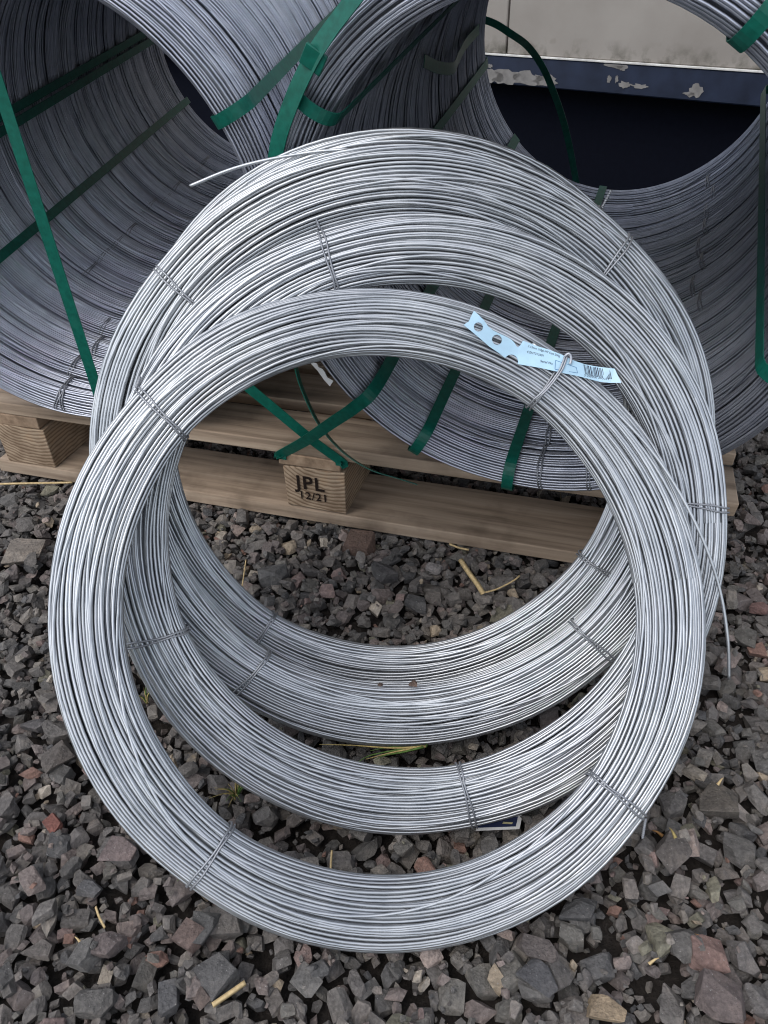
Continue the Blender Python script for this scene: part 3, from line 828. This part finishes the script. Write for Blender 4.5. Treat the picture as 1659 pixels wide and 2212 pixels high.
on_tag_text("Serial No.", 31, 818, 556, 13, M_print)
on_tag_text("5 050900 360034", 33, 1240, 690, 11, M_print)
def tag_quad(pts, mat, lift=0.0009):
    V = [tag_pt(x, y, lift) - tb for x, y in pts]; return V
Vb, Fb = [], []
def addq(pts):
    k = len(Vb); Vb.extend(tag_quad(pts, None)); Fb.append([k, k + 1, k + 2, k + 3])
for (x0, y0), (x1, y1) in (((963, 543), (1165, 607)), ((1165, 607), (1178, 660)), ((1178, 660), (958, 628)), ((958, 628), (963, 543))):
    d = nrm([x1 - x0, y1 - y0, 0]); nx, ny = -d[1] * 2, d[0] * 2
    addq([(x0 - nx, y0 - ny), (x1 - nx, y1 - ny), (x1 + nx, y1 + ny), (x0 + nx, y0 + ny)])
pydata("serial_box", Vb, Fb, M_printblue, tagroot)
Vb, Fb = [], []
x = 1236; rb = random.Random(3)
while x < 1478:
    wdt = rb.choice([3, 4, 6, 9]); yt = 577 + (x - 1236) * 0.245; lng = 92 if rb.random() > .12 else 102
    addq([(x, yt), (x + wdt, yt + wdt * .245), (x + wdt + 17, yt + wdt * .245 + lng), (x + 17, yt + lng)]); x += wdt + rb.choice([3, 4, 5, 8])
pydata("barcode", Vb, Fb, M_print, tagroot)
# the cord that ties it on: bound over the strip, knot beside it
kp = [tag_pt(x, y, l) - tb for x, y, l in ((1050, 505, 0.0015), (1075, 488, 0.004), (1098, 505, 0.004), (1106, 545, 0.003), (1098, 580, 0.002))]
V, F = tube_arrays(smooth_path(kp, 8), 0.0013, 6); obj("knot", np_mesh("knot", V, F, M_tie, True, np.ones(len(V)) * 1.7), tagroot)
parts = []
for dx in (-9, 14):
    kp = [tag_pt(x + dx, y, l) - tb for x, y, l in ((1062, 497, 0.0010), (1040, 560, 0.0020), (1005, 640, 0.0020), (940, 735, 0.0012), (880, 810, 0.0005), (830, 860, 0.0), (775, 905, -0.004))]
    parts.append(tube_arrays(smooth_path(kp, 6), 0.0009, 6))
V, F = join_arrays(parts); obj("cord", np_mesh("cord", V, F, M_tie, True, np.ones(len(V)) * 1.3), tagroot)
# navy card under the rim of the second coil
F2 = COILS[1]['f']
cp = F2.C - F2.n * 0.012
cbase = on_plane(1080, 1780, cp, F2.n)
croot = empty("printed_card", tuple(cbase)); tag(croot, "navy card with white border poking out beneath a leaning coil", "card")
cc = [(985, 1796), (1010, 1760), (1128, 1761), (1122, 1790)]
card("card_sheet", cc, cp, F2.n, M_tagwhite, 0.0008, croot, cbase)
card("navy_field", [(1000, 1789), (1020, 1763), (1119, 1764), (1114, 1785)], cp + F2.n * 0.0012, F2.n, M_tagnavy, 0.0003, croot, cbase)
card("pale_line", [(1085, 1779), (1087, 1775), (1108, 1776), (1106, 1780)], cp + F2.n * 0.0018, F2.n, M_gold, 0.0002, croot, cbase)

# ------------------------------------------------------------------ gravel
def base_stone(seed, cuts, bev=0.0):
    """a lump broken off by random planes: broad flat faces with small chipped corners"""
    g = np.random.default_rng(seed)
    bm = bmesh.new(); bmesh.ops.create_cube(bm, size=2.0)
    sc = np.array([1.0, g.uniform(0.6, 0.95), g.uniform(0.38, 0.72)])
    sk = g.uniform(-0.35, 0.35, 3)
    for v in bm.verts:
        v.co.x += sk[0] * v.co.y; v.co.y += sk[1] * v.co.z; v.co.x += sk[2] * v.co.z
    for k in range(cuts):
        d = g.normal(0, 1, 3); d[2] *= 0.8; d /= np.linalg.norm(d)
        sup = max(v.co.dot(Vector(d)) for v in bm.verts)
        r = sup * (g.uniform(0.52, 0.78) if k < cuts * 0.55 else g.uniform(0.80, 0.95))
        res = bmesh.ops.bisect_plane(bm, geom=list(bm.verts) + list(bm.edges) + list(bm.faces), plane_co=Vector(d * r), plane_no=Vector(d), clear_outer=True)
        ed = [e for e in res['geom_cut'] if isinstance(e, bmesh.types.BMEdge)]
        if len(ed) >= 3: bmesh.ops.contextual_create(bm, geom=ed)
    bmesh.ops.remove_doubles(bm, verts=list(bm.verts), dist=0.03)
    if bev: bmesh.ops.bevel(bm, geom=list(bm.edges), offset=bev, segments=1, profile=0.5, affect='EDGES', clamp_overlap=True)
    for v in bm.verts: v.co = Vector((v.co.x * sc[0], v.co.y * sc[1], v.co.z * sc[2])) * (1 + g.normal(0, 0.012))
    bmesh.ops.recalc_face_normals(bm, faces=list(bm.faces))
    bmesh.ops.triangulate(bm, faces=list(bm.faces))
    bm.verts.ensure_lookup_table(); bm.verts.index_update()
    V = np.array([v.co[:] for v in bm.verts]); F = np.array([[v.index for v in f.verts] for f in bm.faces]); bm.free()
    V -= (V.max(0) + V.min(0)) / 2; V /= np.abs(V[:, 0]).max()
    return V, F
SMALL = [base_stone(1000 + k, 6) for k in range(28)]
LARGE = [base_stone(2000 + k, 10, 0.05) for k in range(40)]
PAL = np.array([(0.118, 0.112, 0.108), (0.100, 0.098, 0.097), (0.138, 0.130, 0.124), (0.112, 0.106, 0.104), (0.148, 0.136, 0.128),
                (0.132, 0.116, 0.113), (0.155, 0.132, 0.126), (0.085, 0.085, 0.087), (0.124, 0.120, 0.112), (0.175, 0.163, 0.150), (0.108, 0.106, 0.104), (0.128, 0.122, 0.118)])
RARE = np.array([(0.19, 0.12, 0.10), (0.28, 0.235, 0.18), (0.24, 0.20, 0.185), (0.19, 0.145, 0.138), (0.17, 0.165, 0.13), (0.32, 0.29, 0.25)])
def tint_of(g):
    c = PAL[g.integers(len(PAL))] if g.random() > 0.085 else RARE[g.integers(len(RARE))]
    return c * g.uniform(0.85, 1.2) * np.array([1.18, 1.17, 1.15])
RES = 0.003; GX0, GX1, GY0, GY1 = -1.05, 1.25, 0.12, 1.62
GW, GH = int((GX1 - GX0) / RES), int((GY1 - GY0) / RES)
hmap = np.full((GW, GH), -0.020, np.float32)
corners = [on_z(-260, 2330), on_z(1920, 2330), on_z(1960, 880), on_z(-300, 880)]
poly = np.array([c[:2] for c in corners])
def inside(x, y):
    ok = True; s0 = None
    for k in range(4):
        a_, b_ = poly[k], poly[(k + 1) % 4]
        cr = (b_[0] - a_[0]) * (y - a_[1]) - (b_[1] - a_[1]) * (x - a_[0])
        if s0 is None: s0 = cr > 0
        elif (cr > 0) != s0: return False
    return True
def pallet_local(x, y):
    d = np.array([x, y, 0]) - PORI; return d @ pdir, d @ pin
stones = []          # (variant V, F, matrix 3x3, loc, tint, size)
def settle(x, y, size, V, M3, g, cap=None):
    W_ = V @ M3.T
    ext = W_.max(0) - W_.min(0)
    ix, iy = int((x - GX0) / RES), int((y - GY0) / RES)
    rx, ry = max(1, int(ext[0] * 0.36 / RES)), max(1, int(ext[1] * 0.36 / RES))
    if ix - rx < 0 or iy - ry < 0 or ix + rx >= GW or iy + ry >= GH: return None
    win = hmap[ix - rx:ix + rx + 1, iy - ry:iy + ry + 1]
    z = float(np.quantile(win, 0.72)) + ext[2] * 0.34
    zt = z + ext[2] * 0.5
    if cap is not None and zt > cap: return None
    rx, ry = max(1, int(ext[0] * 0.5 / RES)), max(1, int(ext[1] * 0.5 / RES))
    if ix - rx < 0 or iy - ry < 0 or ix + rx >= GW or iy + ry >= GH: return None
    gx, gy = np.mgrid[-rx:rx + 1, -ry:ry + 1]
    q = 1 - (gx / (rx + .3)) ** 2 - (gy / (ry + .3)) ** 2
    top = np.where(q > 0, z - 0.1 * ext[2] + ext[2] * 0.55 * np.sqrt(np.clip(q, 0, 1)), -1)
    sub = hmap[ix - rx:ix + rx + 1, iy - ry:iy + ry + 1]; np.maximum(sub, top, out=sub)
    return z
def rotm(g, tilt):
    yaw = g.uniform(0, 2 * np.pi); e = Matrix.Rotation(yaw, 3, 'Z') @ Matrix.Rotation(g.normal(0, tilt), 3, 'X') @ Matrix.Rotation(g.normal(0, tilt), 3, 'Y')
    return np.array(e)
gst = np.random.default_rng(77)
def drop(n, lo, hi, mu, sig, lib, K, tilt, cap_z):
    xs = gst.uniform(GX0 + .03, GX1 - .03, (n, K)); ys = gst.uniform(GY0 + .03, GY1 - .03, (n, K))
    sz = np.clip(np.exp(gst.normal(math.log(mu), sig, n)), lo, hi)
    for k in range(n):
        bi, bh = None, 9
        for j in range(K):
            if not inside(xs[k, j], ys[k, j]): continue
            ix, iy = int((xs[k, j] - GX0) / RES), int((ys[k, j] - GY0) / RES); rr_ = max(1, int(sz[k] * .3 / RES))
            h = float(hmap[max(0, ix - rr_):ix + rr_ + 1, max(0, iy - rr_):iy + rr_ + 1].mean())
            if h < bh: bi, bh = j, h
        if bi is None: continue
        x, y = xs[k, bi], ys[k, bi]
        lx, ly = pallet_local(x, y); cap = cap_z
        if PX0 - .02 < lx < PX1 + .02 and -0.012 < ly < PD: cap = -0.001
        V, F = lib[gst.integers(len(lib))]
        M3 = rotm(gst, tilt) * (sz[k] / 2)
        z = settle(x, y, sz[k], V, M3, gst, cap)
        if z is None: continue
        stones.append((V, F, M3, np.array([x, y, z]), tint_of(gst), sz[k]))
drop(8000, 0.007, 0.030, 0.015, 0.38, SMALL, 2, 0.5, 0.02)
drop(4400, 0.008, 0.034, 0.0165, 0.36, LARGE, 4, 0.30, 0.022)
drop(8000, 0.0035, 0.014, 0.0072, 0.38, SMALL, 3, 0.5, 0.024)
drop(900, 0.010, 0.036, 0.017, 0.34, LARGE, 8, 0.25, 0.022)
# hand-placed larger stones seen in the picture: pixel, length px, tint, yaw
SPECIAL = [
    (590, 1242, 90, (0.115, 0.115, 0.115), 0.0), (1557, 2165, 150, (0.135, 0.112, 0.108), 0.4), (1475, 2045, 120, (0.115, 0.11, 0.105), 1.3),
    (1163, 2120, 125, (0.09, 0.09, 0.095), 0.8), (1161, 2052, 130, (0.125, 0.11, 0.105), 0.3), (1552, 1733, 125, (0.12, 0.108, 0.095), 1.9),
    (1450, 1848, 115, (0.115, 0.105, 0.1), 2.2), (1599, 1831, 110, (0.12, 0.115, 0.11), 0.2), (447, 2010, 110, (0.10, 0.10, 0.10), 1.6),
    (412, 2029, 85, (0.145, 0.11, 0.10), 0.5), (224, 2051, 130, (0.14, 0.118, 0.115), 0.2), (191, 1915, 85, (0.125, 0.125, 0.128), 0.4), (206, 2168, 115, (0.12, 0.115, 0.11), 0.15),
    (364, 2157, 110, (0.105, 0.105, 0.108), 1.4), (463, 2113, 115, (0.105, 0.103, 0.103), 0.7), (437, 2154, 85, (0.125, 0.10, 0.09), 0.9), (1290, 1640, 60, (0.1, .1, .1), .3),
    (900, 1310, 75, (0.088, 0.088, 0.09), 0.4), (830, 1240, 75, (0.09, 0.088, 0.09), 1.2), (630, 1420, 70, (0.1, 0.1, 0.1), .3), (75, 1560, 80, (0.105, 0.1, 0.1), .4), (125, 1640, 100, (0.12, .108, .1), 2.4)]
NAMED = [
    (52, 1203, 120, (0.225, 0.20, 0.175), 0.1, "large pale buff slab of stone beside the pallet's corner block"),
    (778, 1170, 96, (0.155, 0.108, 0.088), 0.2, "brown wedge of stone lying against the pallet's front board"),
    (1308, 2184, 116, (0.33, 0.26, 0.18), 0.3, "sandy tan stone, the palest lump in the open gravel"),
    (1531, 2070, 125, (0.20, 0.135, 0.12), 0.1, "big pinkish brown stone with a reddish broken side"),
    (263, 1845, 115, (0.17, 0.138, 0.135), 0.15, "broad flat mauve stone lying beside the uppermost coil's rim"),
    (118, 1784, 74, (0.20, 0.088, 0.072), 0.8, "brick red angular stone among the grey gravel"),
    (1248, 1968, 118, (0.082, 0.082, 0.084), 0.15, "dark slab of stone with a pale speckled face by the coil rim"),
    (1640, 1312, 62, (0.185, 0.115, 0.105), 0.3, "rounded reddish stone in the shade beyond the loose wire tip"),
    (938, 1228, 52, (0.27, 0.255, 0.25), 0.2, "small pale grey stone seen through the coils near straw")]
sp_g = np.random.default_rng(5)
def place_special(u, v, L, tint, yaw):
    p = on_z(u, v, 0.006); depth = (p - CAMP) @ _fw; size = 0.72 * L / FPX * depth
    V, F = LARGE[sp_g.integers(len(LARGE))]
    M3 = np.array(Matrix.Rotation(-yaw, 3, 'Z') @ Matrix.Rotation(sp_g.normal(0, .14), 3, 'X')) * (size / 2)
    z = settle(p[0], p[1], size, V, M3, sp_g, None)
    if z is None: z = 0
    return V, F, M3, np.array([p[0], p[1], min(z, 0.010)]), np.array(tint), size
sp_list = [place_special(*s) for s in SPECIAL]
nm_list = [(place_special(*s[:5]), s[5]) for s in NAMED]
# shift so that the bed's upper surface sits just under the coils and the pallet
surf = np.quantile(hmap[hmap > -0.019], 0.6)
GZ = -0.001 - surf
all_parts = sp_list + stones
def visible(p):
    d = p - CAMP; z = d @ _fw
    u, v = CXP + FPX * (d @ _rt) / z, CYP - FPX * (d @ _up) / z
    return -20 < u < 1680 and 900 < v < 2230
allst = [s for s in stones]
order = sorted(range(len(allst)), key=lambda k: -(allst[k][5] / ((allst[k][3] - CAMP) @ _fw) if visible(allst[k][3]) and allst[k][3][2] > surf - 0.012 else 0))
nind = 300 - len(sp_list)
indiv = sp_list + [allst[k] for k in order[:nind]]
rest = [allst[k] for k in order[nind:]]
def detailed(V, F, g):
    """one split of the hull with the new points pushed in or out a little: chipped faces"""
    return V, F
for V, F, M3, loc, tn, sz in indiv:
    me = np_mesh("stone", V @ M3.T, F, M_stone, False, np.tile(tn, (len(V), 1)))
    o = obj("stone", me, ground); o.location = (loc[0], loc[1], loc[2] + GZ)
for (V, F, M3, loc, tn, sz), lab in nm_list:
    me = np_mesh("stone", V @ M3.T, F, M_stone, False, np.tile(tn, (len(V), 1)))
    o = obj("stone", me); o.location = (loc[0], loc[1], loc[2] + GZ); tag(o, lab, "stone")
Vs, Fs, Ts, o_ = [], [], [], 0
for V, F, M3, loc, tn, sz in rest:
    Vs.append(V @ M3.T + loc + np.array([0, 0, GZ])); Fs.append(F + o_); Ts.append(np.tile(tn, (len(V), 1))); o_ += len(V)
gravel = obj("gravel", np_mesh("gravel", np.vstack(Vs), np.vstack(Fs), M_stone, False, np.vstack(Ts)), ground)
gravel["kind"] = "stuff"
def ground_h(x, y):
    ix, iy = int((x - GX0) / RES), int((y - GY0) / RES)
    if 0 <= ix < GW and 0 <= iy < GH: return float(hmap[ix, iy]) + GZ
    return -0.01

# two pebbles caught on the third coil
F3 = COILS[2]['f']
for (u, v, s_, lab) in ((822, 1479, 0.0065, "small brown pebble caught on the coil's inner edge, rounded"), (894, 1478, 0.0065, "small peaked brown pebble caught on the coil's inner edge")):
    P = on_plane(u, v, F3.C + F3.n * (HB - 0.002), F3.n); V, F = LARGE[gst.integers(40)]
    M3 = rotm(gst, 0.4) * (s_ * 0.8)
    o = obj("pebble", np_mesh("pebble", V @ M3.T, F, M_stone, False, np.tile((0.12, 0.085, 0.07), (len(V), 1)))); o.location = tuple(P)
    tag(o, lab, "pebble")

# ------------------------------------------------------------------ straw, grass, leaves
def blade_obj(name, pts, width, mat, parent=None, base=(0, 0, 0), taper=True):
    P = smooth_path(pts, 6); n = len(P)
    T = np.gradient(P, axis=0); W = np.cross(T, -_fw); W /= np.linalg.norm(W, axis=1)[:, None] + 1e-9
    wv = width * (np.linspace(1, 0.15, n) if taper else np.ones(n))
    Up = np.cross(W, T); Up /= np.linalg.norm(Up, axis=1)[:, None] + 1e-9
    V = np.vstack([np.stack([P - W * wv[:, None] / 2, P + Up * width * 0.18, P + W * wv[:, None] / 2, P - Up * width * 0.12], 1).reshape(-1, 3)]) - np.asarray(base)
    i = np.arange(n - 1)[:, None]; j = np.arange(4)[None]
    F = np.stack([i * 4 + j, i * 4 + (j + 1) % 4, (i + 1) * 4 + (j + 1) % 4, (i + 1) * 4 + j], -1).reshape(-1, 4)
    F = np.vstack([F, [[3, 2, 1, 0], [4 * n - 4, 4 * n - 3, 4 * n - 2, 4 * n - 1]]])
    return obj(name, np_mesh(name, V, F, mat, True), parent)
def gp(u, v, lift=0.006):
    p = on_z(u, v, 0.0); return np.array([p[0], p[1], max(ground_h(p[0], p[1]), -0.006) + lift])
STRAWS = [
    ([(-25, 1058), (60, 1056), (120, 1055), (160, 1054)], 5, "long pale straw lying along the pallet's front board"),
    ([(993, 1235), (1010, 1262), (1030, 1290), (1042, 1310)], 11, "broad bent straw blade on the gravel seen through the coils"),
    ([(1040, 1308), (1070, 1300), (1105, 1282), (1120, 1270)], 4, "thin curved straw joining the broad bent one"),
    ([(208, 1962), (216, 1985), (228, 2008)], 7, "short pale straw splinter lying beyond the coil near mauve stone"),
    ([(464, 2185), (500, 2160), (534, 2136)], 13, "thick split straw stalk lying on dark stones"),
    ([(525, 1290), (530, 1255), (534, 1225)], 3, "thin upright straw beside the grey slab behind the coils"),
    ([(715, 1900), (716, 1870), (718, 1845)], 5, "short dry stem standing inside the uppermost coil"),
    ([(970, 1185), (990, 1193), (1012, 1198)], 5, "short straw near the pallet board, seen through the coils")]
for pts, wpx, lab in STRAWS:
    P = [gp(*p, lift=0.009) for p in pts]; d = (P[0] - CAMP) @ _fw
    zm = max(p[2] for p in P)
    P = [np.array([p[0], p[1], zm]) for p in P]
    o = blade_obj("straw", P, wpx / FPX * d, M_straw, taper=False); tag(o, lab, "straw")
def tuft(u, v, n, hgt, lab, mats, seed):
    g = random.Random(seed); b = gp(u, v, 0.0); root = empty("grass_tuft", tuple(b)); tag(root, lab, "grass")
    for k in range(n):
        a_ = g.uniform(0, 6.28); l = hgt * g.uniform(.6, 1.1); lean = g.uniform(.4, 1.1)
        P = [np.zeros(3), np.array([math.cos(a_) * l * .25 * lean, math.sin(a_) * l * .25 * lean, l * .55]), np.array([math.cos(a_) * l * .8 * lean, math.sin(a_) * l * .8 * lean, l * .75])]
        blade_obj("blade", P, 0.0022, mats[k % len(mats)], root)
tuft(510, 1722, 26, 0.034, "small yellowing grass tuft between the two uppermost coils' rims", [M_grass, M_drygrass, M_drygrass], 1)
tuft(408, 1912, 6, 0.022, "tiny grass tuft squeezed at the uppermost coil's tie", [M_grass, M_drygrass], 2)
tuft(318, 1520, 9, 0.030, "thin sparse grass tuft beside the second coil", [M_drygrass, M_grass], 3)
b = on_z(925, 1612, 0.03)
root = empty("grass_sprig", tuple(b)); tag(root, "flattened green grass sprig lying in the gap between two coil rims", "grass")
for pts, m_ in (([(922, 1612), (860, 1620), (800, 1632), (770, 1648)], M_grass), ([(920, 1613), (850, 1616), (760, 1610), (690, 1608)], M_drygrass), ([(915, 1614), (870, 1625), (830, 1632), (810, 1642)], M_grass),
                ([(915, 1612), (880, 1615), (840, 1614), (800, 1622)], M_grass), ([(920, 1613), (926, 1600), (930, 1590)], M_grass), ([(915, 1613), (850, 1625), (790, 1640)], M_drygrass)):
    blade_obj("blade", [on_z(p[0], p[1], 0.030 + 0.0015 * random.random()) - b for p in pts], 0.0032, m_, root)
for k, (u, v, m_, lab) in enumerate([(1432, 1805, M_leaf, "orange leaf scrap beside the twisted tie end on the gravel"), (1400, 2088, M_straw, "yellow husk on the open gravel below the tie end"), (1508, 2042, M_leaf, "orange husk wedged beside the pinkish brown stone"),
                                      (1655, 2150, M_leaf, "orange bark scrap at the far side of the pinkish stone"), (1660 - 120, 1722, M_straw, "pale straw scrap under the long brown stone"), (1445, 1290 + 560, M_drygrass, "dull husk between grey stones beyond the coil rim"),
                                      (180, 2045, M_straw, "buff husk resting between grey stones"), (930, 1905, M_leaf, "orange leaf scrap inside the uppermost coil"), (1340, 1225, M_leaf, "reddish leaf scrap by the pallet board end")][:7]):
    P0 = gp(u, v, 0.005); g = random.Random(k); a_ = g.uniform(0, 3.1); l = 0.006
    P = [P0, P0 + np.array([math.cos(a_) * l, math.sin(a_) * l, .003]), P0 + np.array([math.cos(a_) * l * 1.8, math.sin(a_) * l * 1.8, .002])]
    o = blade_obj("husk", P, 0.0042, m_); tag(o, lab, "husk")
